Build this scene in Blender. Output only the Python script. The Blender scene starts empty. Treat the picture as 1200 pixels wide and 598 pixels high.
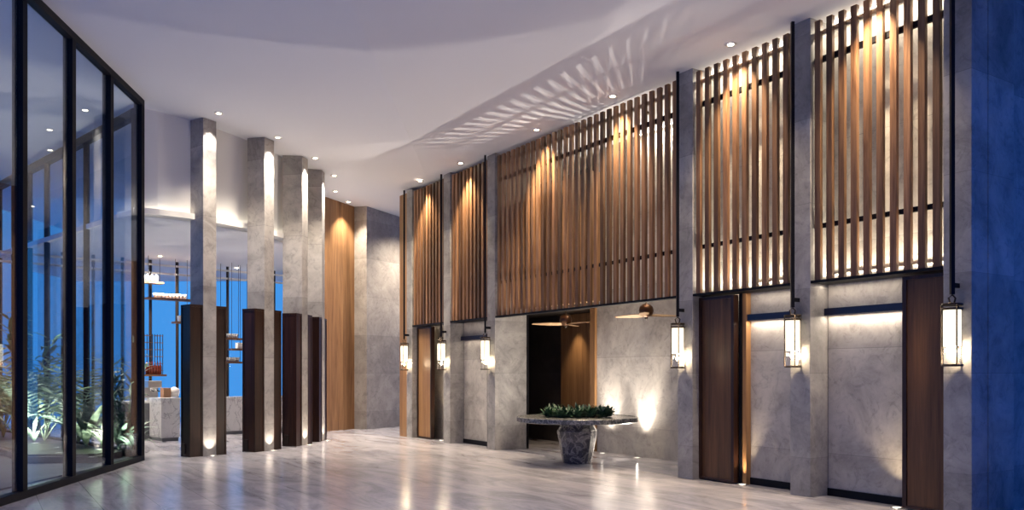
import bpy, math, random
from mathutils import Vector
random.seed(7)
C = bpy.context.scene.collection
SC = bpy.context.scene
PI = math.pi
EYE = 1.6; F = 950.0; HX = 600.0; HY = 438.0

# ------------------------------------------------------------------ materials
def newmat(name):
    m = bpy.data.materials.new(name); m.use_nodes = True
    nt = m.node_tree
    return m, nt, nt.nodes['Principled BSDF']
def ramp(nt, stops):
    r = nt.nodes.new('ShaderNodeValToRGB')
    e = r.color_ramp.elements
    while len(e) < len(stops): e.new(0.5)
    for k, (p, c) in enumerate(stops):
        e[k].position = p; e[k].color = (*c, 1)
    return r
def plain(name, col, rough=.5, metal=0, emit=None, es=0, coat=0):
    m, nt, b = newmat(name)
    b.inputs['Base Color'].default_value = (*col, 1)
    b.inputs['Roughness'].default_value = rough
    b.inputs['Metallic'].default_value = metal
    b.inputs['Coat Weight'].default_value = coat
    if max(col) < .02: b.inputs['Specular IOR Level'].default_value = .15
    if emit:
        b.inputs['Emission Color'].default_value = (*emit, 1)
        b.inputs['Emission Strength'].default_value = es
    return m
def mathn(nt, op, a=None, b=None):
    n = nt.nodes.new('ShaderNodeMath'); n.operation = op
    for i, v in enumerate((a, b)):
        if v is None: continue
        if isinstance(v, (int, float)): n.inputs[i].default_value = v
        else: nt.links.new(v, n.inputs[i])
    return n.outputs[0]
def mixc(nt, mode, fac, a, b):
    n = nt.nodes.new('ShaderNodeMix'); n.data_type = 'RGBA'; n.blend_type = mode
    for i, v in ((0, fac), (6, a), (7, b)):
        if isinstance(v, (int, float)): n.inputs[i].default_value = v
        elif isinstance(v, tuple): n.inputs[i].default_value = (*v, 1)
        else: nt.links.new(v, n.inputs[i])
    return n.outputs[2]
def geo_pos(nt):
    return nt.nodes.new('ShaderNodeNewGeometry').outputs['Position']
def noise(nt, vec, scale, detail=4, rough=.55, dist=0):
    n = nt.nodes.new('ShaderNodeTexNoise')
    n.inputs['Scale'].default_value = scale; n.inputs['Detail'].default_value = detail
    n.inputs['Roughness'].default_value = rough; n.inputs['Distortion'].default_value = dist
    nt.links.new(vec, n.inputs['Vector']); return n.outputs['Fac']

def stone(name, dark, mid, light, rough=.55, band=1.1, off=.5):
    m, nt, b = newmat(name); L = nt.links
    pos = geo_pos(nt)
    n1 = noise(nt, pos, 1.6, 8, .68, .6)
    r1 = ramp(nt, [(.28, dark), (.5, mid), (.72, light)]); L.new(n1, r1.inputs[0])
    n2 = noise(nt, pos, 5.5, 6, .7, 1.5)
    r2 = ramp(nt, [(.36, (.50, .50, .52)), (.46, (.92, .92, .93)), (.58, (1, 1, 1)), (.75, (1.12, 1.08, 1.02))]); L.new(n2, r2.inputs[0])
    c = mixc(nt, 'MULTIPLY', .5, r1.outputs[0], r2.outputs[0])
    # courses of slabs
    sx = nt.nodes.new('ShaderNodeSeparateXYZ'); L.new(pos, sx.inputs[0])
    zz = mathn(nt, 'DIVIDE', mathn(nt, 'SUBTRACT', sx.outputs[2], off), band)
    fl = mathn(nt, 'FLOOR', zz)
    wn = nt.nodes.new('ShaderNodeTexWhiteNoise'); wn.noise_dimensions = '1D'; L.new(fl, wn.inputs['W'])
    v = nt.nodes.new('ShaderNodeMapRange'); v.inputs[3].default_value = .80; v.inputs[4].default_value = 1.08
    L.new(wn.outputs['Value'], v.inputs[0])
    cc = nt.nodes.new('ShaderNodeCombineXYZ')
    for i in range(3): L.new(v.outputs[0], cc.inputs[i])
    c = mixc(nt, 'MULTIPLY', 1, c, cc.outputs[0])
    fr = mathn(nt, 'SUBTRACT', zz, fl)
    jt = mathn(nt, 'LESS_THAN', fr, .006)
    c = mixc(nt, 'MIX', mathn(nt, 'MULTIPLY', jt, .45), c, (.12, .12, .12))
    L.new(c, b.inputs['Base Color'])
    rr = nt.nodes.new('ShaderNodeMapRange'); rr.inputs[3].default_value = rough-.1; rr.inputs[4].default_value = rough+.12
    L.new(n2, rr.inputs[0]); L.new(rr.outputs[0], b.inputs['Roughness'])
    bp = nt.nodes.new('ShaderNodeBump'); bp.inputs['Strength'].default_value = .12; bp.inputs['Distance'].default_value = .02
    L.new(n2, bp.inputs['Height']); L.new(bp.outputs[0], b.inputs['Normal'])
    return m

def wood(name, dark, light, rough=.42, rnd=.35, sc=9, board=0):
    m, nt, b = newmat(name); L = nt.links
    pos = geo_pos(nt)
    oi = nt.nodes.new('ShaderNodeObjectInfo')
    mp = nt.nodes.new('ShaderNodeMapping'); mp.inputs['Scale'].default_value = (1, 1, .05)
    ad = nt.nodes.new('ShaderNodeVectorMath'); ad.operation = 'ADD'
    L.new(pos, ad.inputs[0])
    mu = mathn(nt, 'MULTIPLY', oi.outputs['Random'], 37)
    cb = nt.nodes.new('ShaderNodeCombineXYZ'); L.new(mu, cb.inputs[0]); L.new(mu, cb.inputs[1]); L.new(mu, cb.inputs[2])
    L.new(cb.outputs[0], ad.inputs[1]); L.new(ad.outputs[0], mp.inputs[0])
    n1 = noise(nt, mp.outputs[0], sc, 5, .6, .8)
    n2 = noise(nt, mp.outputs[0], sc*7, 3, .6, .2)
    mm = mathn(nt, 'ADD', mathn(nt, 'MULTIPLY', n1, .7), mathn(nt, 'MULTIPLY', n2, .3))
    r = ramp(nt, [(.33, dark), (.66, light)]); L.new(mm, r.inputs[0])
    v = nt.nodes.new('ShaderNodeMapRange'); v.inputs[3].default_value = 1-rnd; v.inputs[4].default_value = 1+rnd*.6
    L.new(oi.outputs['Random'], v.inputs[0])
    cc = nt.nodes.new('ShaderNodeCombineXYZ')
    for i in range(3): L.new(v.outputs[0], cc.inputs[i])
    c = mixc(nt, 'MULTIPLY', 1, r.outputs[0], cc.outputs[0])
    L.new(c, b.inputs['Base Color']); b.inputs['Roughness'].default_value = rough
    b.inputs['Specular IOR Level'].default_value = .35
    return m

def floor_mat():
    m, nt, b = newmat('polished_travertine'); L = nt.links
    pos = geo_pos(nt)
    rot = nt.nodes.new('ShaderNodeMapping'); rot.inputs['Rotation'].default_value = (0, 0, math.radians(-33.2)+PI/2)
    L.new(pos, rot.inputs[0])
    br = nt.nodes.new('ShaderNodeTexBrick'); br.inputs['Scale'].default_value = 1
    br.inputs['Brick Width'].default_value = 1.2; br.inputs['Row Height'].default_value = .6
    br.inputs['Mortar Size'].default_value = .004; br.inputs['Bias'].default_value = 0
    br.inputs['Color1'].default_value = (.86, .86, .88, 1); br.inputs['Color2'].default_value = (1.05, 1.03, 1.02, 1)
    br.inputs['Mortar'].default_value = (.55, .55, .57, 1)
    L.new(rot.outputs[0], br.inputs['Vector'])
    mp = nt.nodes.new('ShaderNodeMapping'); mp.inputs['Scale'].default_value = (.5, 1.7, 1); L.new(rot.outputs[0], mp.inputs[0])
    n1 = noise(nt, mp.outputs[0], 1.1, 8, .7, 1.2)
    r = ramp(nt, [(.33, (.27, .265, .30)), (.5, (.46, .45, .49)), (.68, (.60, .585, .61))]); L.new(n1, r.inputs[0])
    c = mixc(nt, 'MULTIPLY', 1, r.outputs[0], br.outputs['Color'])
    L.new(c, b.inputs['Base Color'])
    n3 = noise(nt, mp.outputs[0], 2.2, 4, .6)
    rr = nt.nodes.new('ShaderNodeMapRange'); rr.inputs[3].default_value = .09; rr.inputs[4].default_value = .27
    L.new(n3, rr.inputs[0]); L.new(rr.outputs[0], b.inputs['Roughness'])
    b.inputs['Specular IOR Level'].default_value = .6
    return m

def marble(name, base, vein, scale=2.0, rough=.2, thick=.03):
    m, nt, b = newmat(name); L = nt.links
    pos = geo_pos(nt)
    n = noise(nt, pos, scale, 8, .6, 1.2)
    a = mathn(nt, 'ABSOLUTE', mathn(nt, 'SUBTRACT', n, .5))
    r = ramp(nt, [(0, vein), (thick, tuple((x+y)/2 for x, y in zip(vein, base))), (thick*2.2, base)]); L.new(a, r.inputs[0])
    n2 = noise(nt, pos, scale*2.3, 6, .7, 2.5)
    a2 = mathn(nt, 'ABSOLUTE', mathn(nt, 'SUBTRACT', n2, .52))
    r2 = ramp(nt, [(0, vein), (thick*.8, base)]); L.new(a2, r2.inputs[0])
    c = mixc(nt, 'MIX', .4, r.outputs[0], r2.outputs[0])
    L.new(c, b.inputs['Base Color']); b.inputs['Roughness'].default_value = rough
    return m

def glass(name, tint, refl=.12):
    m = bpy.data.materials.new(name); m.use_nodes = True; nt = m.node_tree; L = nt.links
    nt.nodes.remove(nt.nodes['Principled BSDF'])
    out = [n for n in nt.nodes if n.type == 'OUTPUT_MATERIAL'][0]
    t = nt.nodes.new('ShaderNodeBsdfTransparent'); t.inputs[0].default_value = (*tint, 1)
    g = nt.nodes.new('ShaderNodeBsdfGlossy'); g.inputs['Roughness'].default_value = .0
    f = nt.nodes.new('ShaderNodeFresnel'); f.inputs['IOR'].default_value = 1.5
    k = mathn(nt, 'MULTIPLY', f.outputs[0], refl)
    mx = nt.nodes.new('ShaderNodeMixShader'); L.new(k, mx.inputs[0]); L.new(t.outputs[0], mx.inputs[1]); L.new(g.outputs[0], mx.inputs[2])
    L.new(mx.outputs[0], out.inputs[0]); return m
def leafmat(name, a, b_):
    m, nt, b = newmat(name); L = nt.links
    n = noise(nt, geo_pos(nt), 9, 3)
    r = ramp(nt, [(.35, a), (.65, b_)]); L.new(n, r.inputs[0]); L.new(r.outputs[0], b.inputs['Base Color'])
    b.inputs['Roughness'].default_value = .4
    return m

M = {
 'stone': stone('grey_limestone', (.17, .165, .16), (.34, .325, .31), (.50, .475, .44)),
 'stone_light': stone('pale_limestone', (.26, .24, .22), (.45, .42, .385), (.60, .565, .51), band=1.37, off=.55),
 'stone_dark': stone('dark_limestone', (.05, .04, .035), (.08, .065, .055), (.11, .09, .075)),  # dark stone lining the passage
 'wood': wood('oak_batten', (.06, .022, .010), (.36, .195, .10), rnd=.6),
 'wood_panel': wood('oak_panel', (.16, .075, .03), (.42, .23, .10), rnd=.15, sc=5),
 'wood_dark': wood('dark_walnut', (.012, .004, .003), (.05, .019, .010), rough=.35, rnd=.2),
 'floor': floor_mat(),
 'ceil': plain('ceiling_plaster', (.74, .75, .80), .9),
 'white': plain('white_plaster', (.80, .78, .73), .85),
 'black': plain('black_metal', (.006, .006, .009), .5, 0),
 'bronze': plain('bronze_metal', (.11, .055, .03), .35, .8),
 'steel': plain('brushed_steel', (.5, .5, .5), .3, .9),
 'chrome': plain('bright_metal', (.75, .73, .7), .15, 1),
 'marble_dark': marble('dark_marble', (.045, .045, .055), (.42, .39, .38), 3.2, .2, .022),
 'marble_top': marble('speckled_grey_marble', (.06, .065, .065), (.36, .35, .34), 9, .25, .03),
 'marble_white': marble('white_marble', (.62, .61, .60), (.12, .12, .13), 1.6, .2, .010),
 'glass': glass('window_glass', (.90, .94, .98), .35),
 'glass_far': glass('cafe_window_glass', (.97, .98, 1), .3),
 'lamp': plain('lamp_lens', (.9, .9, .9), .4, emit=(1, .82, .58), es=25),
 'strip': plain('led_strip', (.9, .9, .9), .4, emit=(1, .88, .70), es=9),
 'cove': plain('cove_strip', (.9, .9, .9), .4, emit=(1, .93, .80), es=4),
 'stone_far': stone('warm_limestone', (.24, .215, .19), (.36, .325, .285), (.48, .44, .39)),
 'shade': plain('lantern_linen', (.9, .85, .75), .6, emit=(1, .87, .64), es=1.25),
 'leaf': leafmat('garden_leaf', (.06, .11, .07), (.22, .30, .21)),
 'leaf_dark': leafmat('dark_leaf', (.015, .05, .03), (.07, .15, .08)),
 'soil': leafmat('planting_soil', (.03, .022, .018), (.07, .05, .04)),
 'kerb': plain('planter_kerb', (.10, .07, .08), .6),
 'paver': plain('garden_paving', (.10, .11, .15), .5),
 'grey': plain('counter_grey', (.20, .20, .21), .5),
 'shelf': plain('walnut_shelf', (.16, .075, .04), .45),
 'ceramic': plain('white_ceramic', (.75, .74, .70), .3),
 'bottle': plain('bottle_glass_dark_red', (.16, .03, .015), .15),
 'box': plain('cardboard_brown', (.28, .15, .08), .7),
 'curtain': plain('sheer_curtain', (.30, .38, .55), .9),
}

# ------------------------------------------------------------------ mesh helpers
class MB:
    def __init__(s): s.v = []; s.f = []; s.sm = []
    def add(s, vs, fs, smooth=False):
        n = len(s.v); s.v += [tuple(v) for v in vs]
        for f in fs: s.f.append(tuple(i+n for i in f)); s.sm.append(smooth)
        return s
    def hexa(s, p):   # 4 bottom then 4 top, counter-clockwise
        return s.add(p, [(3,2,1,0),(4,5,6,7),(0,1,5,4),(1,2,6,5),(2,3,7,6),(3,0,4,7)])
    def box(s, x0, x1, y0, y1, z0, z1):
        return s.hexa([(x0,y0,z0),(x1,y0,z0),(x1,y1,z0),(x0,y1,z0),(x0,y0,z1),(x1,y0,z1),(x1,y1,z1),(x0,y1,z1)])
    def prism(s, pts, z0, z1):
        n = len(pts)
        t = z1 if isinstance(z1, (list, tuple)) else [z1]*n
        vs = [(x, y, z0) for x, y in pts]+[(x, y, t[i]) for i, (x, y) in enumerate(pts)]
        fs = [tuple(range(n))[::-1], tuple(range(n, 2*n))]+[(i, (i+1) % n, n+(i+1) % n, n+i) for i in range(n)]
        return s.add(vs, fs)
    def bar(s, a, b, w, h):  # bar between 3D points, width horizontally, height h
        a = Vector(a); b = Vector(b); d = (b-a).normalized()
        up = Vector((0,0,1)) if abs(d.z) < .9 else Vector((0,1,0))
        r = d.cross(up).normalized()*w/2; u = r.cross(d).normalized()*h/2
        return s.hexa([a-r-u, a+r-u, b+r-u, b-r-u, a-r+u, a+r+u, b+r+u, b-r+u])
    def tube(s, pts, r, n=8, cap=True):
        pts = [Vector(p) for p in pts]; rs = r if isinstance(r, (list, tuple)) else [r]*len(pts)
        vs = []; 
        for i, p in enumerate(pts):
            d = (pts[min(i+1, len(pts)-1)]-pts[max(i-1, 0)]).normalized()
            up = Vector((0,0,1)) if abs(d.z) < .95 else Vector((1,0,0))
            a = d.cross(up).normalized(); b = a.cross(d)
            for k in range(n):
                t = 2*PI*k/n; vs.append(p+(a*math.cos(t)+b*math.sin(t))*rs[i])
        fs = [(i*n+k, i*n+(k+1) % n, (i+1)*n+(k+1) % n, (i+1)*n+k) for i in range(len(pts)-1) for k in range(n)]
        s.add(vs, fs, True)
        if cap:
            m = len(s.v)-len(vs); s.f += [tuple(m+k for k in range(n)), tuple(m+len(vs)-n+k for k in range(n))][::1]; s.sm += [False, False]
        return s
    def lathe(s, prof, c=(0,0,0), n=32, smooth=True, cap=True):
        vs = [(c[0]+r*math.cos(2*PI*k/n), c[1]+r*math.sin(2*PI*k/n), c[2]+z) for r, z in prof for k in range(n)]
        m = len(prof)
        fs = [(i*n+k, i*n+(k+1) % n, (i+1)*n+(k+1) % n, (i+1)*n+k) for i in range(m-1) for k in range(n)]
        s.add(vs, fs, smooth)
        if cap:
            b = len(s.v)-len(vs)
            s.f += [tuple(b+k for k in range(n))[::-1], tuple(b+(m-1)*n+k for k in range(n))]; s.sm += [False, False]
        return s
    def build(s, name, mat, parent=None, bevel=0, origin=None):
        off = Vector((0,0,0))
        if origin is not None: off = Vector(origin)
        p = parent; base = Vector((0,0,0))
        while p is not None: base += p.location; p = p.parent
        me = bpy.data.meshes.new(name)
        me.from_pydata([Vector(v)-off-(base if parent else Vector((0,0,0))) for v in s.v], [], s.f)
        me.polygons.foreach_set('use_smooth', s.sm); me.update()
        o = bpy.data.objects.new(name, me); C.objects.link(o); o.data.materials.append(mat)
        if parent: o.parent = parent
        if origin is not None: o.location = off
        if bevel:
            b = o.modifiers.new('bevel', 'BEVEL'); b.width = bevel; b.segments = 2; b.limit_method = 'ANGLE'
        return o
def empty(name, loc):
    o = bpy.data.objects.new(name, None); o.empty_display_size = .1; C.objects.link(o); o.location = loc; return o
def tag(o, label, cat, group=None):
    o['label'] = label; o['category'] = cat
    if group: o['group'] = group
    return o
def struct(o, label=None):
    o['kind'] = 'structure'
    if label: o['label'] = label
    return o
def copy_tree(o, parent=None):
    c = o.copy(); C.objects.link(c)
    if parent: c.parent = parent
    for ch in list(o.children):
        if ch.type != 'LIGHT': copy_tree(ch, c)
    return c
def smooth_recalc(o):
    return o

# wall frame: s runs along the batten wall towards the viewer, d runs into the wall
O0 = (2.573, 12.41); T = (.547, -.837); N = (.837, .547)
def W(s, d, z=None):
    x = O0[0]+T[0]*s+N[0]*d; y = O0[1]+T[1]*s+N[1]*d
    return (x, y) if z is None else (x, y, z)
def wbox(mb, s0, s1, d0, d1, z0, z1):
    # order so that the footprint is counter-clockwise seen from above
    return mb.prism([W(s0, d0), W(s1, d0), W(s1, d1), W(s0, d1)], z0, z1)
def zc(x): return 6.2+max(0, -x-2)*.09
CEIL = 6.2

# ------------------------------------------------------------------ setting
fl = MB(); fl.box(-7.0, 9, -6, 30, -.1, 0); fl.box(-16, -7.0, 10, 30, -.1, 0)
struct(fl.build('floor', M['floor']))
cb = MB()
xs = [-16]+[-12, -10, -8, -7, -6, -5, -4, -3.2, -2.6, -2, -1.2, 0, 10]
vs = []; fs = []
for x in xs:
    z = min(zc(x), 6.75)
    vs += [(x, -6, z), (x, 30, z), (x, -6, z+.3), (x, 30, z+.3)]
for i in range(len(xs)-1):
    a = i*4; b = a+4
    fs += [(a, b, b+1, a+1), (a+2, a+3, b+3, b+2), (a, a+2, b+2, b), (a+1, b+1, b+3, a+3)]
fs += [(0, 1, 3, 2), (len(vs)-4, len(vs)-2, len(vs)-1, len(vs)-3)]
cb.add(vs, fs, False)
co = cb.build('ceiling', M['ceil'])
for p in co.data.polygons: p.use_smooth = p.normal.z < -.9
struct(co)

# back wall of the lobby (far end): oak panel, stone return, stone wall
def wallseg(name, a, b, z1, mat, th=.15, z0=0):
    dx, dy = b[0]-a[0], b[1]-a[1]; L = math.hypot(dx, dy); nx, ny = -dy/L*th, dx/L*th
    m = MB(); m.prism([a, b, (b[0]+nx, b[1]+ny), (a[0]+nx, a[1]+ny)], z0, z1)
    return m.build(name, mat)
zf = 6.5
m = MB(); m.prism([(-5.2, 22.3), (-4.56, 23.45), (-4.75, 23.6), (-5.4, 22.4)], 0, 6.48)
tag(m.build('oak_wall_panel', M['wood_panel'], origin=(-4.9, 22.9, 0)), 'tall honey oak wall panel at far end beside grey stone wall', 'wall panel')
m = MB(); m.prism([(-4.56, 23.45), (-4.16, 23.2), (-1.2, 27.9), (-1.5, 28.2), (-4.7, 23.7)], 0, 6.45)
struct(m.build('wall_back', M['stone_far']))

# main batten wall: backing walls
HB = 6.4
st = MB()
wbox(st, .262, 4.1, .462, .60, 0, HB)              # behind the two near bays
struct(st.build('wall_right', M['stone_light']))
st = MB(); wbox(st, .10, .258, .462, 1.655, 0, HB); struct(st.build('wall_alcove_side', M['stone_light']))
st = MB(); wbox(st, -4.1, .12, 1.66, 1.85, 0, HB); struct(st.build('wall_alcove', M['stone_light']))
st = MB(); wbox(st, -9.5, -5.664, .462, .62, 2.81, HB); wbox(st, -9.5, -5.664, .46, .62, 0, 2.81)
struct(st.build('wall_far_bays', M['stone_far']))
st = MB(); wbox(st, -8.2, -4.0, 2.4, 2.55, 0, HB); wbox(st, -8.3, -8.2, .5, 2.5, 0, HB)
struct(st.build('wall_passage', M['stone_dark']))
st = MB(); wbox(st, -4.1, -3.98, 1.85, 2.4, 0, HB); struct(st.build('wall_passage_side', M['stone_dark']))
# blue lit return by the entrance
st = MB(); wbox(st, 4.102, 4.375, .341, .9, 0, 6.5); wbox(st, 4.0, 4.20, .9, 4, 0, 6.5)
struct(st.build('wall_entrance', M['stone']))

# piers of the batten wall
piers = [(-9.55, .45, 'slim grey stone pier farthest along the batten wall'),
         (-7.60, .46, 'grey stone pier between the two small far batten screens'),
         (-5.66, .80, 'grey stone pier at the far end of the wide batten screen'),
         (-.05, .46, 'blue-grey stone pier between the wide screen and the bay with the wood leaf'),
         (2.02, .46, 'blue-grey stone pier between the two near door bays'),
         (4.06, .34, 'near stone pier beside the deep blue wall')]
PW = .31
for s, d, lab in piers:
    m = MB(); wbox(m, s, s+PW, 0, d-.004, 0, 6.199)
    o = m.build('stone_pier', M['stone'], bevel=.006, origin=W(s+PW/2, d/2, 0))
    tag(o, lab, 'pier', 'stone piers of the batten wall')

# batten screens
def screen(s0, s1, n, lab):
    root = empty('batten_screen', W((s0+s1)/2, .1, 2.78)); tag(root, lab, 'batten screen', 'wooden batten screens')
    s0 += .005; s1 -= .005
    step = (s1-s0)/n
    proto = None
    for i in range(n):
        c = s0+step*(i+.5)
        if proto is None:
            m = MB(); wbox(m, c-.042, c+.042, .02, .075, 2.80, 6.13)
            proto = m.build('batten', M['wood'], root, bevel=.004); c0 = c
        else:
            o = proto.copy(); C.objects.link(o); o.parent = root
            o.location = (T[0]*(c-c0), T[1]*(c-c0), 0)
    for z, h, mt in ((5.64, .075, 'black'), (3.50, .06, 'black'), (2.78, .035, 'black')):
        m = MB(); wbox(m, s0, s1, .077 if z > 3 else .0, .115, z-h/2, z+h/2); m.build('rail', M[mt], root)
    m = MB(); wbox(m, s0, s1, .10, .14, 5.96, 6.02); m.build('top_rail', M['steel'], root)
    return root
screen(2.02+PW, 4.06, 10, 'vertical oak batten screen nearest the blue wall, bright stone showing through')
screen(-.05+PW, 2.02, 10, 'oak batten screen above the bay with the dark wood leaf and stone panel')
screen(-5.66+PW, -.05, 30, 'widest oak batten screen, spanning above the alcove with the round table')
screen(-7.60+PW, -5.66, 10, 'narrow oak batten screen just beyond the wide screen, above the grey recess')
screen(-9.55+PW, -7.60, 10, 'farthest narrow oak batten screen, above the far oak door leaf')

# oak box behind the wide screen + portal pieces
m = MB(); wbox(m, -5.33, -2.75, .5, .72, 2.95, 5.35)
tag(m.build('oak_bulkhead', M['wood_panel'], origin=W(-4, .6, 2.95)), 'oak clad bulkhead seen through the gaps of the wide batten screen', 'bulkhead')
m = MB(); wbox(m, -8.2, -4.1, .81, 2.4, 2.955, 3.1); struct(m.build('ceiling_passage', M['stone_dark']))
m = MB(); wbox(m, -6.12, -4.75, 2.28, 2.398, 0, 2.945)
tag(m.build('oak_wall_panel', M['wood_panel'], origin=W(-5.4, 2.3, 0)), 'glowing oak panel at the back of the dark alcove behind the table', 'wall panel')
m = MB(); wbox(m, -4.2, -4.04, 1.60, 1.655, 0, 2.95); wbox(m, -4.2, -4.11, 1.655, 2.2, 0, 2.95)
tag(m.build('oak_jamb', M['wood_panel'], origin=W(-4.15, 1.7, 0)), 'upright oak jamb where the pale stone wall meets the dark alcove', 'jamb')
m = MB(); wbox(m, -5.38, -5.335, .805, .84, 0, 2.9)
tag(m.build('bronze_jamb', M['black'], origin=W(-5.3, .5, 0)), 'thin dark metal jamb edging the alcove on the stone pier', 'jamb')
m = MB(); wbox(m, -9.98, -9.56, .01, .45, 0, 6.15)
tag(m.build('oak_end_panel', M['wood_panel'], origin=W(-9.7, .3, 0)), 'slender full-height oak panel closing the far end of the batten wall', 'wall panel')

# wood leaves
def leaf(s0, s1, lab):
    root = empty('oak_leaf', W((s0+s1)/2, .2, 0)); tag(root, lab, 'door leaf', 'oak door leaves')
    m = MB(); wbox(m, s0+.05, s1-.05, .15, .20, .05, 2.70); m.build('panel', M['wood_leaf'], root)
    m = MB(); wbox(m, s0, s0+.05, .13, .23, .02, 2.74); wbox(m, s1-.05, s1, .13, .23, .02, 2.74)
    wbox(m, s0+.05, s1-.05, .13, .23, 2.70, 2.74); wbox(m, s0+.05, s1-.05, .13, .23, .02, .05)
    m.build('frame', M['wood_dark'], root)
M['wood_leaf'] = wood('brown_oak', (.05, .022, .009), (.17, .08, .033), rnd=.1, sc=6)
leaf(.265, .94, 'brown oak door leaf beside the blue-grey pier right of the alcove')
leaf(3.50, 4.055, 'brown oak door leaf next to the near pier with the largest lantern')
M['wood_leaf'] = M['wood_panel']
leaf(-9.235, -8.48, 'far oak door leaf between the two most distant piers')

# stone doors in recesses: panel, rail, sill
def sdoor(n, s0, s1, d=.36):
    root = empty('door_%d' % n, W((s0+s1)/2, d, 0)); struct(root)
    m = MB(); wbox(m, s0, s1, d, d+.05, .10, 2.9); m.build('panel', M['stone_light'], root)
    m = MB(); wbox(m, s0, s1, d-.085, d-.001, 2.36, 2.45); m.build('rail', M['navy'], root)
    m = MB(); wbox(m, s0, s1, d-.02, d+.05, .0, .10); m.build('sill', M['black'], root)
    return root
M['navy'] = plain('navy_lacquer', (.004, .006, .028), .35)
sdoor(1, 2.34, 4.05); sdoor(2, .97, 2.01); sdoor(3, -7.28, -5.67)
d4 = MB(); wbox(d4, -8.2, -7.61, .36, .44, 0, 2.75); struct(d4.build('door_4', M['stone_light']))
m = MB(); wbox(m, -5.70, -5.665, .02, .06, 0, 2.76)
tag(m.build('edge_post', M['black'], origin=W(-5.68, .04, 0)), 'thin black metal post standing against the pier of the grey recess', 'post')
m = MB(); wbox(m, .945, .985, .24, .355, 0, 2.76)
tag(m.build('edge_post', M['black'], origin=W(.965, .3, 0)), 'dark metal post between brown oak leaf and pale stone door', 'post')
# soffits above door recesses
m = MB()
for a, b in ((.262, 2.018), (2.332, 4.058), (-7.288, -5.665), (-9.238, -7.602)): wbox(m, a, b, .152, .355, 2.765, 2.80)
struct(m.build('ceiling_door_recess', M['black']))

# lanterns
def lamp(kind, loc, power, col, **kw):
    d = bpy.data.lights.new('light', kind); d.energy = power; d.color = col
    for k, v in kw.items():
        if k not in ('aim', 'parent'): setattr(d, k, v)
    o = bpy.data.objects.new('lamp_light', d); C.objects.link(o)
    aim = kw.get('aim', (0, 0, -1))
    o.rotation_euler = Vector(aim).to_track_quat('-Z', 'Y').to_euler()
    o.location = loc
    p = kw.get('parent')
    if p: o.parent = p; o.location = Vector(loc)-p.location
    return o
def lantern(s, lab, src=None):
    loc = Vector(W(s, -.13, 1.70))
    if src is None:
        root = empty('wall_lantern', loc)
        cx, cy = loc.x, loc.y
        m = MB(); m.lathe([(.088, 1.90), (.088, 2.29)], (cx, cy, 0), 24, cap=True); m.build('shade', M['shade'], root)
        m = MB(); m.lathe([(.092, 1.70), (.092, 1.898)], (cx, cy, 0), 24, cap=False); m.build('glass_skirt', M['glass_far'], root)
        m = MB(); m.lathe([(.012, 1.79), (.03, 1.81), (.034, 1.835), (.022, 1.86), (.015, 1.90)], (cx, cy, 0), 16); m.build('bulb', M['shade_glass'], root)
        m = MB(); m.lathe([(.095, 1.685), (.095, 1.70)], (cx, cy, 0), 24); m.build('base_plate', M['bronze_dark'], root)
        m = MB()
        for z in (1.69, 2.30, 2.35): 
            m.lathe([(.10, z-.012), (.108, z-.012), (.108, z+.012), (.10, z+.012), (.10, z-.012)], (cx, cy, 0), 28, cap=False)
        m.lathe([(.10, 2.345), (.10, 2.362)], (cx, cy, 0), 28)
        for a in (0, 2*PI/3, 4*PI/3):
            a += .45
            x, y = cx+.104*math.cos(a), cy+.104*math.sin(a); m.tube([(x, y, 1.69), (x, y, 2.35)], .008, 6)
        m.build('frame', M['bronze_dark'], root)
        m = MB()
        pts = [(cx-.02, cy, 2.36), (cx-.04, cy, 2.42), (cx, cy, 2.455), (cx+.035, cy, 2.42), (cx+.02, cy, 2.36)]
        m.tube(pts, .010, 6); m.build('hook', M['bronze_dark'], root)
        m = MB(); m.box(cx-.02, cx+.02, cy-.02, cy+.02, 2.46, 6.17)
        a = W(s, -.13, 2.56); b = W(s, -.004, 2.56); m.bar(a, b, .03, .05)
        m.build('rod', M['black'], root)
    else:
        root = copy_tree(src); root.location = loc
    lamp('POINT', (loc.x+.04, loc.y+.045, 1.85), 10, (1, .78, .5), shadow_soft_size=.02, parent=root)
    tag(root, lab, 'wall lantern', 'rod-hung wall lanterns')
    return root
M['shade_glass'] = plain('lantern_skirt', (.85, .8, .7), .5, emit=(1, .8, .55), es=6)
M['bronze_dark'] = plain('dark_bronze', (.05, .035, .025), .35, .7)
l0 = lantern(4.06+.17, 'glowing lantern on the pier next to the deep blue wall')
lantern(2.02+.14, 'glowing lantern on the pier between the two near stone doors', l0)
lantern(-.05+.13, 'glowing lantern on the pier just right of the alcove and ceiling fans', l0)
lantern(-5.66+.13, 'glowing lantern on the pier left of the round table alcove', l0)
lantern(-7.60+.13, 'glowing lantern on the pier between the far oak leaf and grey recess', l0)
lantern(-9.55+.13, 'farthest glowing lantern, beside the slender oak end panel', l0)

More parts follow.
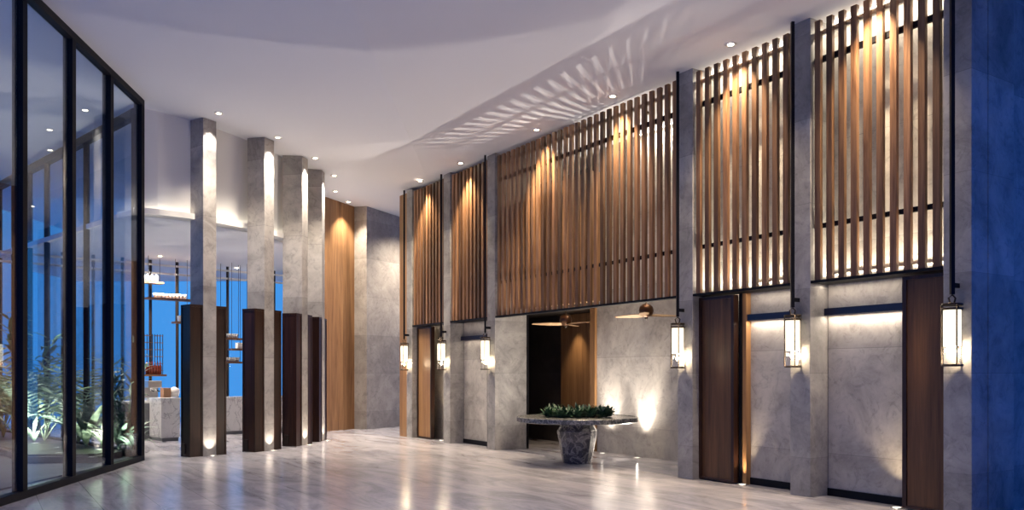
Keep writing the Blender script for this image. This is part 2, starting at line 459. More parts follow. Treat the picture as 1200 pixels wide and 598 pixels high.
# ------------------------------------------------------------------ lights
WARM = (1, .78, .52); SOFT = (1, .88, .74)
dl0 = None
def downlight(x, y, z, power, lab, col=WARM, size=100, aim=(0, 0, -1), blend=.8):
    global dl0
    if dl0 is None:
        r = empty('ceiling_downlight', (x, y, z))
        m = MB(); m.lathe([(.045, -.004), (.075, -.012), (.085, -.004), (.085, .01)], (x, y, z), 24, cap=False); m.build('trim_ring', M['white'], r)
        m = MB(); m.lathe([(.042, -.006), (.042, .004)], (x, y, z), 24); m.build('lens', M['lamp'], r)
        dl0 = r
    else:
        r = copy_tree(dl0); r.location = (x, y, z)
    tag(r, lab, 'downlight', 'recessed ceiling downlights')
    return r
def dlamp(r, power, col=WARM, size=100, aim=(0, 0, -1), blend=.8, off=(0,0,-.05)):
    l = lamp('SPOT', r.location+Vector(off), power, col, spot_size=math.radians(size), spot_blend=blend, shadow_soft_size=.04, aim=aim, parent=r)
    return l
lit = []
def W3(s, d): return W(s, d, CEIL)
wl = [(3.25, 'downlight in front of the nearest batten screen'), (1.18, 'downlight in front of the batten screen over the dark wood leaf'),
      (-1.35, 'downlight nearest the viewer over the wide batten screen'), (-3.55, 'second downlight over the wide batten screen'),
      (-6.45, 'downlight over the screen just beyond the wide one'), (-8.4, 'farthest downlight over the batten wall')]
for s, lab in wl:
    x, y, z = W(s, -.2, CEIL)
    r = downlight(x, y, z-.004, 0, lab); lit.append((r, 650, WARM, 80, (N[0]*.03, N[1]*.03, -1), .9))
# left row
PL = [(-5.97, 15.67, 39), (-5.10, 16.70, 26.5), (-4.66, 18.0, 12), (-4.50, 19.2, 0)]
names = ['nearest', 'second', 'third', 'fourth']
for (x, y, px, py) in ((0,0,256.4,132.6), (0,0,325.6,161), (0,0,369.5,185.3), (0,0,391.7,205.7), (0,0,393,224.3), (0,0,404.7,242.6)):
    z = 6.45
    for _ in range(4):
        D = (z-EYE)*F/(HY-py); X = (px-HX)*D/F; z = zc(X)
    lab = {256.4: 'downlight beside the top of the nearest left pillar', 325.6: 'downlight beside the top of the second left pillar',
           369.5: 'downlight beside the top of the third left pillar', 391.7: 'downlight just past the fourth left pillar',
           393: 'downlight between the fourth left pillar and the far oak panel', 404.7: 'downlight grazing the far honey oak wall panel'}[px]
    if px == 404.7: X, D = -4.60, 22.80; z = zc(X)
    r = downlight(X, D, z-.004, 0, lab)
    p = 520 if px < 400 else 600
    lit.append((r, p, (1, .86, .70), 100 if px < 400 else 90, (.12, 0, -1), .9))
# fill downlights added in the unseen ceiling over the entrance, same fittings
for (x, y) in ((-3.4, 7.5), (-.2, 8.6), (-3.2, 4.2), (-.4, 4.6), (-2.4, 1.0)):
    r = downlight(x, y, zc(x)-.004, 0, 'added fill downlight in the unseen ceiling of the entrance side')
    lit.append((r, 400, (1, .90, .88), 105, (0, 0, -1), 1.0))
r = downlight(-2.35, 23.7, zc(-2.35)-.004, 0, 'added fill downlight hidden in the corridor past the end of the batten wall'); lit.append((r, 1000, (1, .86, .7), 140, (0, 0, -1), 1))  # added out of sight to light the far stone wall
for r, p, c, sz, aim, bl in lit: dlamp(r, p, c, sz, aim, bl)

M['lens_dim'] = plain('uplight_lens', (.9, .9, .9), .4, emit=(1, .9, .75), es=2)
def floor_uplight(x, y, power, lab, z=0, col=SOFT, size=70, aim=(0,0,1), kind='floor_uplight'):
    r = empty(kind, (x, y, z))
    m = MB(); m.lathe([(.05, .012), (.075, .012), (.08, 0)], (x, y, z), 20, cap=False); m.build('trim_ring', M['steel'], r)
    m = MB(); m.lathe([(.052, .0), (.052, .010)], (x, y, z), 20); m.build('lens', M['lens_dim'], r)
    tag(r, lab, 'uplight', 'floor uplights')
    lamp('SPOT', (x, y, z+.05), power, col, spot_size=math.radians(size), spot_blend=.8, shadow_soft_size=.02, aim=aim, parent=r)
    return r
for s, lab in ((-3.59, 'floor uplight by the pale alcove wall, nearer the table'), (-2.56, 'floor uplight by the pale alcove wall, farther from the table')):
    x, y = W(s, 1.43)
    r = floor_uplight(x, y, 420, lab, size=52, aim=(N[0]*.04, N[1]*.04, 1))
    lamp('SPOT', (x, y, .06), 420, SOFT, spot_size=math.radians(140), spot_blend=1, shadow_soft_size=.015, aim=(-N[0]*.75, -N[1]*.75, 1), parent=r)
x, y = W(1.05, .19); floor_uplight(x, y, 45, 'floor uplight glowing at the foot of the dark wood leaf', size=60, col=WARM)
x, y = W(3.42, .15); floor_uplight(x, y, 45, 'floor uplight at the foot of the nearest stone door beside the brown oak leaf', size=80, col=WARM, aim=(T[0]*-.15, T[1]*-.15, 1))
x, y = W(-8.1, .22); floor_uplight(x, y, 110, 'floor uplight in the far narrow recess beside the oak leaf', size=70, col=WARM)
# passage light over oak panel
lamp('SPOT', W(-5.45, 2.0, 2.9), 90, WARM, spot_size=math.radians(70), spot_blend=.9, shadow_soft_size=.03, aim=(0, 0, -1))
# lanterns' inner bulbs are the glowing shades; door washers under the soffit
for s0, s1, pw in ((2.36, 3.48, 3.5), (1.1, 1.98, 2.5), (-7.2, -5.75, 1)):
    q = W((s0+s1)/2, .22, 2.755)
    l = lamp('AREA', q, pw, (1, .84, .66), shape='RECTANGLE', size=s1-s0, size_y=.03)
    l.rotation_euler = (0, 0, math.atan2(T[1], T[0]))
    q = W((s0+s1)/2, .285, 2.352)
    l = lamp('AREA', q, pw*2.2, (1, .84, .66), shape='RECTANGLE', size=s1-s0, size_y=.015)
    l.rotation_euler = (0, 0, math.atan2(T[1], T[0]))
m = MB(); wbox(m, .99, 1.06, .26, .356, 0, 2.76)
tag(m.build('oak_jamb', M['wood_panel'], origin=W(1.02, .3, 0)), 'lit oak jamb between dark post and pale stone door', 'jamb')

# LED strips behind the near screens (top and bottom)
def strip(a, b, lab, w=.03, h=.015, es=None, up=True, power=30, col=(1, .86, .66)):
    a = Vector(a); b = Vector(b)
    m = MB(); m.bar(a, b, w, h)
    o = m.build('led_strip', M['strip'], origin=tuple((a+b)/2)); tag(o, lab, 'light strip', 'concealed light strips')
    return o
for s0, s1, nm in ((.27, 2.01, 'the screen over the dark wood leaf'), (2.34, 4.05, 'the nearest screen'), (-2.7, -.06, 'the near half of the wide screen')):
    dd = .36 if s0 > 0 else 1.6
    ln = (s1-s0)*.96; q0 = W((s0+s1)/2, .30 if s0 > 0 else 1.55, 2.86)
    for z, aim, pw in ((2.86, (0, 0, 1), 26), (6.12, (0, 0, -1), 22)):
        if s0 < 0 and z < 3: continue
        l = lamp('AREA', (q0[0], q0[1], z), pw if s0 > 0 else 75, (1, .88, .68), shape='RECTANGLE', size=ln, size_y=.03)
        l.rotation_euler = (PI if aim[2] > 0 else 0, 0, math.atan2(T[1], T[0])*(1 if aim[2] < 0 else 1))
    if s0 > 0: strip(W(s0, dd, 2.83), W(s1, dd, 2.83), 'glowing strip on the ledge behind '+nm)
    strip(W(s0, dd, 6.17), W(s1, dd, 6.17), 'glowing strip under the ceiling behind '+nm)

# ------------------------------------------------------------------ left pillars and casings
ORD = ['nearest', 'second', 'third', 'farthest']
arc = []
for k, (x, y, a) in enumerate(PL):
    a = math.radians(a); R = (math.sin(a), math.cos(a)); Lr = (-math.cos(a), math.sin(a))
    def P(t, r): return (x+R[0]*t+Lr[0]*r, y+R[1]*t+Lr[1]*r)
    def pb(m, t0, t1, r0, r1, z0, z1): return m.prism([P(t0, r0), P(t1, r0), P(t1, r1), P(t0, r1)], z0, z1)
    top = [zc(P(*q)[0])-.002 for q in ((0, 0), (.28, 0), (.28, .47), (0, .47))]; tz = zc(x)
    m = MB(); pb(m, 0, .28, 0, .47, 0, top)
    c = P(.14, .23)
    tag(m.build('stone_pillar', M['stone_light'], bevel=.006, origin=(c[0], c[1], 0)),
        ['nearest tall stone pillar, close to the black framed glass wall', 'second tall stone pillar from the glass wall',
         'third tall stone pillar from the glass wall', 'fourth tall stone pillar, nearest the far oak panel'][k], 'pillar', 'stone pillars before the cafe')
    arc.append((P(.14, .40), a))
    for side in (0, 1):
        t0, t1 = (-.27, -.003) if side == 0 else (.283, .50)
        r0, r1 = .0, .34
        c = P((t0+t1)/2, .16)
        root = empty('wooden_casing', (c[0], c[1], 0))
        tag(root, ['dark walnut casing on the left side of the %s stone pillar', 'dark walnut casing on the right side of the %s stone pillar'][side] % ORD[k],
            'casing', 'dark wooden casings at the pillars')
        m = MB(); pb(m, t0+.012, t1-.012 if side else t1, r0+.012, r1-.012, .0, 2.88); m.build('panel', M['wood_case'] if 'wood_case' in M else M['wood_dark'], root)
        m = MB()
        for (a0, a1, b0, b1) in ((t0, t0+.03, r0, r0+.03), (t1-.03, t1, r0, r0+.03), (t0, t0+.03, r1-.03, r1)):
            pb(m, a0, a1, b0, b1, 0, 2.92)
        pb(m, t0-.002, t1, r0-.002, r1, 2.88, 2.925)
        m.build('edge_trim', M['wood_dark'], root)
        if side == 0:
            m = MB(); pb(m, t0-.012, t0+.0125, r1-.16, r1-.05, .05, .25); m.build('latch_plate', M['bronze_dark'], root)
    # floor light washing the lobby face
    q = P(.14, -.10)
    floor_uplight(q[0], q[1], 22, 'small floor uplight at the foot of the %s left pillar' % ORD[k], size=95, aim=(Lr[0]*.06, Lr[1]*.06, 1))
    # narrow spot high on the same face
    q = P(.14, -.16)
    lamp('SPOT', (q[0], q[1], tz-.12), 120, (1, .95, .88), spot_size=math.radians(75), spot_blend=.8, shadow_soft_size=.03, aim=(Lr[0]*.15, Lr[1]*.15, -1))

# curved white bulkhead over the pillars with a cove ledge
bl0 = [(-7.10, 15.22), (-6.72, 15.45), (-6.25, 15.85), (-5.88, 16.35), (-5.58, 16.85), (-5.32, 17.45), (-5.12, 18.1), (-5.0, 18.8), (-4.95, 19.5), (-5.0, 20.4), (-5.08, 21.4), (-5.2, 22.4)]
def offs(pl, d):
    out = []
    for i, p in enumerate(pl):
        a = pl[max(i-1, 0)]; b = pl[min(i+1, len(pl)-1)]
        dx, dy = b[0]-a[0], b[1]-a[1]; L = math.hypot(dx, dy)
        out.append((p[0]+dy/L*d, p[1]-dx/L*d))
    return out
bl = offs(bl0, -.13)
def ribbon(name, pl, d0, d1, z0, z1, mat, smooth=False, ztop=None):
    A = offs(pl, d0); B = offs(pl, d1); m = MB(); n = len(pl)
    zt = [z1 if ztop is None else ztop(A[i][0]) for i in range(n)]
    vs = [(x, y, z0) for x, y in A]+[(x, y, z0) for x, y in B]+[(x, y, zt[i]) for i, (x, y) in enumerate(A)]+[(x, y, zt[i]) for i, (x, y) in enumerate(B)]
    fs = []
    for i in range(n-1):
        fs += [(i, i+1, n+i+1, n+i), (2*n+i, 3*n+i, 3*n+i+1, 2*n+i+1), (i, 2*n+i, 2*n+i+1, i+1), (n+i, n+i+1, 3*n+i+1, 3*n+i)]
    fs += [(0, n, 3*n, 2*n), (n-1, 3*n-1, 4*n-1, 2*n-1)]
    m.add(vs, fs, False); return m.build(name, mat)
struct(ribbon('wall_bulkhead', bl, -.15, 0, 4.66, 6.6, M['white'], ztop=lambda x: zc(x)+.05))
struct(ribbon('trim_1', bl, -.15, .16, 4.62, 4.70, M['white']))
struct(ribbon('trim_2', bl, .14, .16, 4.70, 4.73, M['white']))
o = ribbon('cove_light', bl, .06, .11, 4.702, 4.715, M['cove'] if 'cove' in M else M['strip'])
tag(o, 'glowing cove light along the curved white bulkhead above the cafe opening', 'light strip')
# cafe ceiling
cc = [(p[0], p[1]) for p in offs(bl, -.1)]
m = MB(); m.prism([(-5.0, 26.5), (-5.45, 22.5)]+cc[::-1]+[(-13.6, 21.2), (-14.2, 24.0), (-14.2, 26.5)], 4.62, 4.72)
struct(m.build('ceiling_cafe', M['ceil']))

# ------------------------------------------------------------------ windows
def gl(D): return (-5.047-.119*D, D)
win = empty('window_1', (*gl(10.4), 0)); struct(win)
ds = [1.38, 2.88, 4.38, 5.88, 7.38, 8.88, 10.38, 11.87, 13.36, 14.87]
for i, D in enumerate(ds):
    x, y = gl(D); m = MB()
    w = .05 if i < len(ds)-1 else .06
    m.prism([(x-.09, y-w), (x+.05, y-w), (x+.05, y+w), (x-.09, y+w)], 0, zc(x)); m.build('mullion', M['black'], win)
a, b = gl(1.38), gl(14.9)
m = MB(); m.bar((a[0], a[1], .05), (b[0], b[1], .05), .12, .10); m.build('bottom_rail', M['black'], win)
m = MB(); m.bar((a[0], a[1], zc(a[0])-.06), (b[0], b[1], zc(b[0])-.06), .12, .11); m.build('top_rail', M['black'], win)
for i in range(len(ds)-1):
    a, b = gl(ds[i]+.05), gl(ds[i+1]-.05); m = MB(); m.bar((a[0], a[1], 3.3), (b[0], b[1], 3.3), .012, 6.42); m.build('pane', M['glass'], win)
# second glazed front between garden and cafe
w2 = empty('window_2', (-10, 18.2, 0)); struct(w2)
A = Vector((-7.12, 15.3, 0)); B = Vector((-13.4, 21.2, 0)); dirv = (B-A).normalized(); Lw = (B-A).length
nm = 7
for i in range(nm+1):
    p = A+(B-A)*i/nm; m = MB(); m.bar((p.x, p.y, 0), (p.x, p.y, 6.6), .09, .09); m.build('mullion', M['black'], w2)
    if i < nm:
        q = A+(B-A)*(i+1)/nm; m = MB(); m.bar((p.x, p.y, 2.9), (q.x, q.y, 2.9), .012, 5.7); m.build('pane', M['glass_far'], w2)
m = MB(); m.bar((A.x, A.y, 6.5), (B.x, B.y, 6.5), .14, .16); m.build('head', M['black'], w2)
m = MB(); m.bar((A.x, A.y, .08), (B.x, B.y, .08), .12, .16); m.build('sill', M['black'], w2)

# cafe windows
w3 = empty('window_3', (-9, 22.2, 0)); struct(w3)
A3 = Vector((-14.3, 17.4, 0)); B3 = Vector((-4.9, 25.65, 0))
d3 = (B3-A3).normalized(); L3 = (B3-A3).length; n3 = Vector((-d3.y, d3.x, 0))
npan = 18
for i in range(npan+1):
    p = A3+(B3-A3)*i/npan; m = MB(); m.bar((p.x, p.y, 0), (p.x, p.y, 4.62), .06, .06); m.build('mullion', M['bronze_dark'], w3)
    if i < npan:
        q = A3+(B3-A3)*(i+1)/npan; m = MB(); m.bar((p.x, p.y, 2.35), (q.x, q.y, 2.35), .01, 4.4); m.build('pane', M['glass_far'], w3)
m = MB(); m.bar((A3.x, A3.y, 4.5), (B3.x, B3.y, 4.5), .08, .05); m.bar((A3.x, A3.y, 4.28), (B3.x, B3.y, 4.28), .06, .05); m.build('transom', M['white'], w3)

# ------------------------------------------------------------------ cafe furniture
def at(px, D, z=0): return ((px-HX)*D/F, D, z)
def C3(u, off, z=0):   # along window wall u metres from A3, off metres into the room
    p = A3+d3*u-n3*off; return (p.x, p.y, z)
def cbox(m, u0, u1, o0, o1, z0, z1):
    pts = [C3(u0, o0)[:2], C3(u0, o1)[:2], C3(u1, o1)[:2], C3(u1, o0)[:2]]
    return m.prism(pts, z0, z1)
def u_of(px, off):     # u where the ray through px meets the line at this offset
    k = (px-HX)/F; p = A3-n3*off
    return (k*p.y-p.x)/(d3.x-k*d3.y)
def counter(px0, px1, off, dep, h, lab, mat, top, plinth=True):
    u0, u1 = u_of(px0, off), u_of(px1, off)
    root = empty('counter', C3((u0+u1)/2, off-dep/2)); tag(root, lab, 'counter')
    m = MB(); cbox(m, u0, u1, off-dep, off, .08, h-.05); m.build('body', mat, root)
    m = MB(); cbox(m, u0+.03, u1-.03, off-dep+.03, off-.04, 0, .08); m.build('plinth', M['grey'], root)
    m = MB(); cbox(m, u0-.01, u1+.01, off-dep-.01, off+.02, h-.05, h); m.build('top', top, root)
    return root, u0, u1
counter(189, 211, 2.75, .85, 1.02, 'white veined marble counter block left of the nearest pillar', M['marble_white'], M['marble_white'])
counter(132, 187, 1.85, .65, .93, 'grey fronted bar counter just past the black framed glass', M['grey'], M['ceramic'])
counter(256, 345, 1.5, .7, .98, 'pale marble bar counter seen between the first and second pillars', M['marble_white'], M['marble_white'])

# espresso machine on the grey counter
u0 = u_of(171, 1.5); u1 = u_of(187, 1.5)
root = empty('espresso_machine', C3((u0+u1)/2, 1.5, .93)); tag(root, 'white and steel espresso machine on the grey bar counter', 'espresso machine')
m = MB(); cbox(m, u0, u1, 1.25, 1.6, .93, 1.0); cbox(m, u0, u1, 1.25, 1.4, 1.0, 1.25); cbox(m, u0, u1, 1.25, 1.68, 1.25, 1.42); m.build('body', M['steel'], root, bevel=.01)
for k in range(2):
    c = C3(u0+(u1-u0)*(.3+.4*k), 1.6, 1.17); m = MB(); m.lathe([(.03, 0), (.035, .08)], c, 12); m.build('group_head', M['chrome'], root)
    e = C3(u0+(u1-u0)*(.3+.4*k), 1.78, 1.16); m = MB(); m.bar((c[0], c[1], 1.19), e, .025, .025); m.build('handle', M['black'], root)

def shelf(px0, px1, off, z, lab, items, hang=True):
    u0, u1 = u_of(px0, off), u_of(px1, off)
    root = empty('wall_shelf', C3((u0+u1)/2, off, z)); tag(root, lab, 'shelf', 'cafe wall shelves')
    m = MB(); cbox(m, u0, u1, off-.14, off+.16, z-.05, z); m.build('board', M['shelf'], root)
    m = MB()
    for u in (u0+.06, u1-.06):
        m.bar(C3(u, off, z), C3(u, off, 4.62), .009, .009)
    if hang: m.build('hanger', M['bronze_dark'], root)
    n = items[1]
    for i in range(n):
        u = u0+(u1-u0)*(.15+.7*(i+.5)/n); c = C3(u, off+.02, z)
        if items[0] == 'cup': 
            mm = MB(); mm.lathe([(.035, 0), (.06, .12), (.052, .12), (.03, .015)], c, 12); o = mm.build('cup', M['ceramic'], origin=c)
            tag(o, 'white cup in the row on the '+items[2], 'cup', 'cups on the '+items[2])
        elif items[0] == 'canister':
            mm = MB(); mm.lathe([(.05, 0), (.05, .15), (.04, .17), (.018, .18), (.018, .2)], c, 14); o = mm.build('canister', M['ceramic'], origin=c)
            tag(o, 'pale lidded canister in the row on the '+items[2], 'canister', 'canisters on the '+items[2])
        elif items[0] == 'box':
            mm = MB(); cbox(mm, u-.09, u+.09, off-.07, off+.09, z, z+.16); o = mm.build('box', M['box' if i % 2 else 'ceramic'], origin=c, bevel=.008)
            tag(o, 'small box on the '+items[2], 'box', 'boxes on the '+items[2])
        elif items[0] == 'bottle':
            mm = MB(); mm.lathe([(.035, 0), (.037, .2), (.014, .26), (.014, .33)], c, 12); o = mm.build('bottle', M['bottle'], origin=c)
            tag(o, 'dark red bottle standing on the '+items[2], 'bottle', 'bottles on the '+items[2])
for a in [(160, 190, .35, 4.0, 'topmost wall shelf against the blue cafe window', ('canister', 4, 'topmost cafe shelf')),
          (171, 226, .8, 3.55, 'long hanging shelf lined with cups left of the nearest pillar', ('cup', 9, 'long hanging shelf')),
          (203, 222, .6, 2.97, 'short hanging shelf with a pale box beside the nearest pillar', ('box', 1, 'short hanging shelf')),
          (256, 282, .5, 2.58, 'upper cup shelf seen between the first and second pillars', ('cup', 6, 'upper shelf between the pillars')),
          (269, 292, .9, 2.28, 'short middle shelf between the first and second pillars', ('box', 1, 'middle shelf between the pillars')),
          (256, 284, .5, 1.93, 'lower cup shelf seen between the first and second pillars', ('cup', 6, 'lower shelf between the pillars'))]:
    shelf(*a)
# bottle rack shelf above the machine and racks with bottles
shelf(166, 193, .9, 1.58, 'back bar shelf carrying the dark bottle racks', ('bottle', 6, 'back bar shelf'), hang=False)
for k, px in enumerate((174, 186)):
    off = .62; u = u_of(px, off); c = C3(u, off, 1.58)
    root = empty('bottle_rack', c); tag(root, 'upright slatted bottle rack on the back bar, %s' % ('nearer the glass wall' if k == 0 else 'nearer the marble block'), 'rack', 'upright bottle racks')
    for du in (-.10, -.035, .035, .10):
        m = MB(); m.bar(C3(u+du, off, 1.58), C3(u+du, off, 2.62), .014, .014); m.build('upright', M['bronze_dark'], root)
    m = MB()
    for j in range(6): m.bar(C3(u-.11, off, 1.68+j*.18), C3(u+.11, off, 1.68+j*.18), .03, .018)
    m.build('rungs', M['shelf'], root)
# tray with plates and a crate by the marble block
c = C3(u_of(199, 2.0), 2.0, 1.02)
m = MB(); cbox(m, u_of(190, 2.1), u_of(199, 2.1), 1.95, 2.2, 1.02, 1.25)
tag(m.build('crate', M['box'], origin=c, bevel=.01), 'brown crate standing on the white marble counter block', 'crate')
c = C3(u_of(204, 2.0), 2.0, 1.02); m = MB(); m.lathe([(.10, 0), (.13, .12), (.12, .2), (.05, .24), (.02, .25)], c, 18)
tag(m.build('glass_jar', M['ceramic'], origin=c), 'rounded pale jar on the white marble counter block', 'jar')
# cafe downlights
for (px, py, lab) in ((187.6, 300, 'small downlight in the cafe ceiling over the bar'), (277.5, 314, 'small downlight in the cafe ceiling between the pillars'),
                      (205, 268, 'cafe ceiling downlight hidden by the nearest pillar'), (100, 283, 'cafe ceiling downlight seen through the garden glazing')):
    D = (4.62-EYE)*F/(HY-py); X = (px-HX)*D/F
    if py == 268: continue
    r = downlight(X, D, 4.616, 0, lab); dlamp(r, 900, SOFT, 150, blend=1)

# ------------------------------------------------------------------ garden
m = MB(); m.prism([(-7.0, 10), (-7.0, 15.2), (-13.2, 21.0), (-16, 21), (-16, 10)], .0, .02)
struct(m.build('floor_garden', M['paver']))
kerb = [(-7.3, 14.3), (-7.35, 15.3), (-13.2, 20.7), (-13.9, 19.2), (-9.6, 15.4), (-8.6, 14.2)]
m = MB(); m.prism(kerb, .0, .14); struct(m.build('trim_3', M['kerb']))
m = MB(); m.prism([( -7.4, 14.4), (-7.45, 15.2), (-13.1, 20.5), (-13.7, 19.25), (-9.55, 15.5), (-8.55, 14.3)], .14, .17)
o = m.build('soil_bed', M['soil']); o['kind'] = 'stuff'; o['label'] = 'dark planting soil inside the low garden kerb'; o['category'] = 'soil'

def blade(m, base, az, length, lift, width, droop, seg=8, fold=.25):
    """one arching leaf"""
    d = Vector((math.cos(az), math.sin(az), 0)); side = Vector((-d.y, d.x, 0))
    p = Vector(base); ang = lift; vs = []
    for i in range(seg+1):
        t = i/seg; w = width*math.sin(PI*min(1, .12+.88*t)**.8)*(1 if t < 1 else 0)+.002
        up = Vector((0, 0, 1))*fold*w
        vs += [p-side*w+up, p, p+side*w+up]
        ang -= droop/seg*(0.4+1.2*t)
        p = p+(d*math.cos(ang)+Vector((0, 0, 1))*math.sin(ang))*length/seg
    fs = []
    for i in range(seg):
        a = i*3; fs += [(a, a+1, a+4, a+3), (a+1, a+2, a+5, a+4)]
    m.add(vs, fs, True)
def frond(m, ms, base, az, length, lift, droop, nl=15, lw=.03, ll=.32):
    d = Vector((math.cos(az), math.sin(az), 0)); side = Vector((-d.y, d.x, 0))
    p = Vector(base); ang = lift; pts = [p.copy()]; seg = nl
    for i in range(seg):
        t = i/seg; ang -= droop/seg*(.3+1.4*t)
        dv = d*math.cos(ang)+Vector((0, 0, 1))*math.sin(ang); p = p+dv*length/seg; pts.append(p.copy())
        if t > .22:
            L = ll*math.sin(PI*(t-.12)/.95)**.7 if t < 1 else .05
            for sg in (-1, 1):
                lv = (side*sg*.85+dv*.6+Vector((0, 0, -.18))).normalized(); q = p+lv*L; wv = dv*lw
                mid = p+lv*L*.5+Vector((0, 0, .02*sg*sg))
                m.add([p-wv*.5, p+wv*.5, mid+wv, q, mid-wv], [(0, 1, 2, 3, 4)], False)
    ms.tube(pts, [.012*(1-i/len(pts))+.003 for i in range(len(pts))], 5, cap=False)
def plant(kind, x, y, z, h, lab, seed, mat='leaf', n=10):
    rnd = random.Random(seed)
    root = empty({'palm': 'palm_plant', 'broad': 'broadleaf_plant', 'grass': 'bladed_plant', 'bush': 'tall_shrub'}[kind], (x, y, z))
    tag(root, lab, 'plant', 'plants in the garden bed')
    f = MB(); s = MB()
    if kind == 'palm':
        for k in range(n):
            frond(f, s, (x, y, z), 2*PI*k/n+rnd.uniform(-.3, .3), h*rnd.uniform(.85, 1.2), rnd.uniform(1.05, 1.5), rnd.uniform(.7, 1.5), ll=.26*h)
    elif kind == 'broad':
        for k in range(n):
            az = 2*PI*k/n+rnd.uniform(-.4, .4); l = h*rnd.uniform(.7, 1.15)
            blade(f, (x, y, z+.05), az, l, rnd.uniform(.8, 1.45), l*.075, rnd.uniform(.5, 1.4))
        s.tube([(x, y, z), (x, y, z+.15)], .03, 6)
    elif kind == 'grass':
        for k in range(n*2):
            az = rnd.uniform(0, 2*PI); l = h*rnd.uniform(.7, 1.2)
            blade(f, (x, y, z), az, l, rnd.uniform(.9, 1.5), .028, rnd.uniform(1.0, 2.2))
        s.tube([(x, y, z), (x, y, z+.1)], .03, 6)
    else:
        for k in range(7):
            az = rnd.uniform(0, 2*PI); dx = math.cos(az)*h*.16; dy = math.sin(az)*h*.16; hh = h*rnd.uniform(.75, 1)
            pts = [(x+dx*t, y+dy*t, z+hh*t) for t in (0, .33, .66, 1)]
            s.tube(pts, [.014, .011, .008, .004], 5, cap=False)
            for j in range(16):
                t = .25+.75*j/15; b = (x+dx*t, y+dy*t, z+hh*t)
                blade(f, b, rnd.uniform(0, 2*PI), h*rnd.uniform(.12, .2), rnd.uniform(.2, 1.2), h*.018, rnd.uniform(.3, 1.2), seg=4)
    f.build('foliage', M[mat], root); s.build('stems', M[mat], root)
    return root
zb = .17
G = [('palm', 20, 17.6, 1.9, 'large arching palm at the left edge of the garden bed', 1, 'leaf', 9),
     ('palm', 52, 17.2, 1.7, 'arching palm with pale lit fronds in front of the first glass bay', 2, 'leaf', 9),
     ('grass', 40, 16.9, .75, 'small bladed plant lit from below beside the palm', 3, 'leaf', 10),
     ('palm', 4, 18.2, 1.9, 'dark palm partly cut off at the far left', 4, 'leaf_dark', 8),
     ('palm', 92, 16.9, 1.45, 'feathery palm behind the broad leaved plants', 5, 'leaf', 9),
     ('broad', 101, 15.9, 1.05, 'broad leaved plant with big upright pale leaves beside the spotlight', 6, 'leaf', 17),
     ('broad', 120, 15.7, .6, 'low broad leaved plant just behind the garden spotlight', 7, 'leaf', 15),
     ('broad', 140, 15.35, .85, 'broad leaved plant close behind the last glass bay', 8, 'leaf', 16),
     ('bush', 147, 15.5, 2.0, 'tall willowy shrub at the corner of the garden glazing', 9, 'leaf', 10),
     ('bush', 132, 15.9, 1.4, 'mid height shrub between palm and corner shrub', 10, 'leaf_dark', 10),
     ('bush', 36, 18.4, 2.9, 'tall dark shrub rising behind the lit palm', 11, 'leaf_dark', 10),
     ('grass', 155, 15.1, .6, 'grassy bladed plant right at the garden corner', 12, 'leaf', 10)]
for kd, px, D, h, lab, sd, mt, n in G:
    x, y, _ = at(px, D); plant(kd, x, y, zb, h, lab, sd, mt, n)
for px, D, lab in ((42, 16.6, 'garden spotlight glowing at the foot of the lit palm'), (116, 15.2, 'garden spotlight glowing before the broad leaved plants')):
    x, y, _ = at(px, D)
    floor_uplight(x, y, 230, lab, z=zb, col=(1, .9, .72), size=150, aim=(-.15, .35, 1), kind='garden_spotlight')
x, y, _ = at(26, 15.7)
lamp('SPOT', (x, y, .25), 170, (.95, 1, .9), spot_size=math.radians(100), spot_blend=1, shadow_soft_size=.05, aim=(.0, .75, .9))  # extra spot added to brighten the palms, has no fitting
x, y, _ = at(150, 14.75)
lamp('SPOT', (x, y, .25), 130, (1, 1, .9), spot_size=math.radians(100), spot_blend=1, shadow_soft_size=.05, aim=(-.2, .6, .8))
for (px, py, lab) in ((100, 129, 'downlight in the garden room ceiling beside the second mullion'), (77, 155, 'downlight in the garden room ceiling left of the second mullion')):
    z = 6.6
    D = (z-EYE)*F/(HY-py); X = (px-HX)*D/F; z = min(zc(X), 6.75); D = (z-EYE)*F/(HY-py); X = (px-HX)*D/F
    r = downlight(X, D, min(zc(X), 6.75)-.004, 0, lab); dlamp(r, 90, SOFT, 100)
# ------------------------------------------------------------------ table, plants, fans
tx, ty = 1.17, 14.55
root = empty('round_table', (tx, ty, 0)); tag(root, 'large round stone table on a dark veined marble pedestal before the alcove', 'table')
m = MB(); m.lathe([(.60, .74), (1.06, .74), (1.085, .75), (1.085, .82), (1.075, .83), (1.03, .83), (1.03, .822), (.05, .822)], (tx, ty, 0), 72, smooth=False)
m.build('tabletop', M['marble_top'], root)
m = MB(); m.lathe([(.255, 0), (.30, .22), (.345, .46), (.365, .575), (.345, .60), (.31, .66), (.30, .76)], (tx, ty, 0), 14, smooth=False)
m.build('pedestal', M['marble_dark'], root, bevel=.006)
rnd = random.Random(5)
proto = None
spots = []
for i in range(26):
    for _ in range(60):
        r = .52*math.sqrt(rnd.random()); a = rnd.uniform(0, 2*PI); p = (tx+.02+r*math.cos(a)*1.08, ty+r*math.sin(a)*.8)
        if all((p[0]-q[0])**2+(p[1]-q[1])**2 > .025 for q in spots): spots.append(p); break
kinds = []
for k in range(3):
    m = MB(); x, y = spots[k]; rr = random.Random(50+k)
    for j in range(34):
        az = rr.uniform(0, 2*PI); ring = rr.random()
        blade(m, (x+rr.uniform(-.04, .04), y+rr.uniform(-.04, .04), .828), az, rr.uniform(.14, .26), .35+ring*1.1, .028, rr.uniform(.2, .9), seg=4, fold=.4)
    kinds.append(m)
base = []
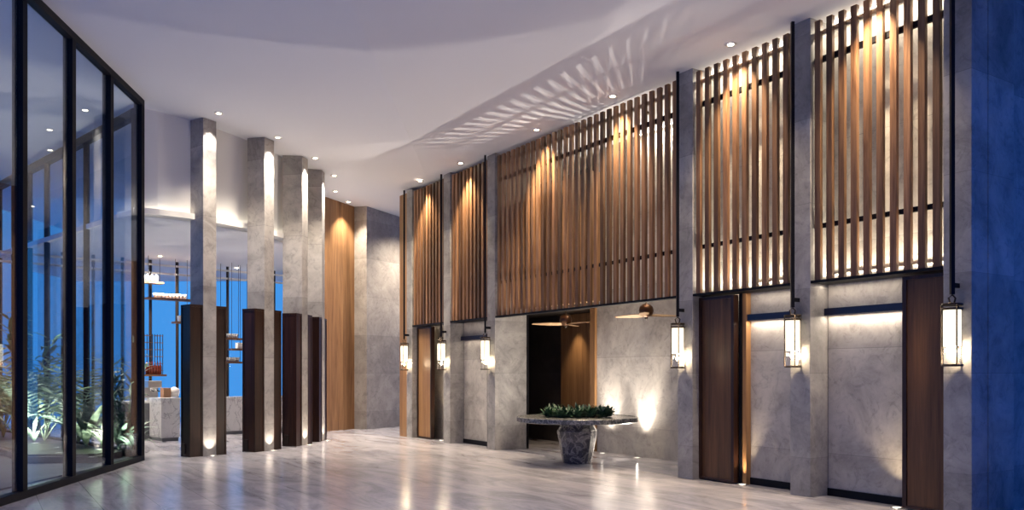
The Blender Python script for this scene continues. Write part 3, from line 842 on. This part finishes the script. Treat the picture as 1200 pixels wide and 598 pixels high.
for k in range(3):
    o = kinds[k].build('leafy_plant', M['leaf_dark'], origin=(spots[k][0], spots[k][1], .823)); base.append(o)
for i, p in enumerate(spots):
    o = base[i] if i < 3 else base[i % 3].copy()
    if i >= 3:
        C.objects.link(o); o.location = (p[0], p[1], .823); o.rotation_euler = (0, 0, rnd.uniform(0, 6)); k = rnd.uniform(.85, 1.15); o.scale = (k, k, k)
    tag(o, 'dark green leafy rosette in the planting massed on the round table', 'plant', 'green rosettes on the round table')

def fan(x, y, z, rot, lab, src=None):
    if src is None:
        r = empty('ceiling_fan', (x, y, z))
        m = MB(); m.lathe([(.02, -.115), (.07, -.10), (.115, -.05), (.13, .01), (.115, .07), (.07, .115), (.02, .13)], (x, y, z), 28); m.build('motor', M['bronze'], r)
        m = MB(); m.tube([(x, y, z+.13), (x, y, 6.19)], .014, 8); m.lathe([(.05, 6.16-z), (.05, 6.2-z)], (x, y, z), 16); m.build('downrod', M['bronze_dark'], r)
        m = MB(); m.lathe([(.01, -.15), (.03, -.13), (.03, -.09)], (x, y, z), 14); m.build('cap', M['bronze_dark'], r)
        for k in range(3):
            a = rot+k*2*PI/3; d = Vector((math.cos(a), math.sin(a), 0)); s = Vector((-d.y, d.x, 0)); vs = []
            nS = 10
            for i in range(nS+1):
                t = i/nS; c = Vector((x, y, z-.075))+d*(.06+.62*t); w = .035+.055*math.sin(PI*min(1, t*.9+.05))*(1-.45*t)
                tw = .35-.2*t
                for sg in (-1, 1):
                    for dz in (.006, -.006): vs.append(c+s*sg*w+Vector((0, 0, sg*w*tw+dz)))
            fs = []
            for i in range(nS):
                b = i*4; fs += [(b, b+4, b+6, b+2), (b+1, b+3, b+7, b+5), (b, b+1, b+5, b+4), (b+2, b+6, b+7, b+3)]
            fs += [(0, 2, 3, 1), (nS*4, nS*4+1, nS*4+3, nS*4+2)]
            m = MB(); m.add(vs, fs, False); m.build('blade', M['blade'], r)
    else:
        r = copy_tree(src); r.location = (x, y, z); r.rotation_euler = (0, 0, rot)
    tag(r, lab, 'ceiling fan', 'ceiling fans in the alcove'); return r
M['blade'] = wood('fan_blade_oak', (.28, .17, .09), (.5, .34, .2), rnd=.05)
f0 = fan(2.36, 14.25, 2.70, .25, 'ceiling fan with bronze motor in front of the pale stone alcove wall')
fan(1.08, 16.3, 2.67, .9, 'ceiling fan in front of the oak panel and dark alcove', f0)

# ------------------------------------------------------------------ world
w = bpy.data.worlds.new('dusk'); SC.world = w; w.use_nodes = True; nt = w.node_tree
bg = nt.nodes['Background']
tc = nt.nodes.new('ShaderNodeTexCoord'); sx = nt.nodes.new('ShaderNodeSeparateXYZ'); nt.links.new(tc.outputs['Generated'], sx.inputs[0])
r = ramp(nt, [(0, (.002, .075, .52)), (.35, (.006, .09, .50)), (.75, (.05, .27, .72)), (1, (.06, .30, .75))])
mr = nt.nodes.new('ShaderNodeMapRange'); mr.inputs[1].default_value = -1; mr.inputs[2].default_value = 1
dsum = mathn(nt, 'SUBTRACT', sx.outputs[1], mathn(nt, 'MULTIPLY', sx.outputs[0], .45)); nt.links.new(dsum, mr.inputs[0]); nt.links.new(mr.outputs[0], r.inputs[0])
nt.links.new(r.outputs[0], bg.inputs[0]); bg.inputs[1].default_value = 1.0

# ------------------------------------------------------------------ camera
cd = bpy.data.cameras.new('camera'); cam = bpy.data.objects.new('camera', cd); C.objects.link(cam)
cam.location = (0, 0, EYE); cam.rotation_euler = (PI/2, 0, 0)
cd.sensor_fit = 'HORIZONTAL'; cd.sensor_width = 36; cd.lens = 36*F/1200
cd.shift_y = (HY-299)/1200; cd.clip_end = 200
SC.camera = cam
SC.view_settings.view_transform = 'Standard'; SC.view_settings.look = 'None'; SC.view_settings.gamma = 1
SC.view_settings.exposure = .14; SC.view_settings.use_curve_mapping = False
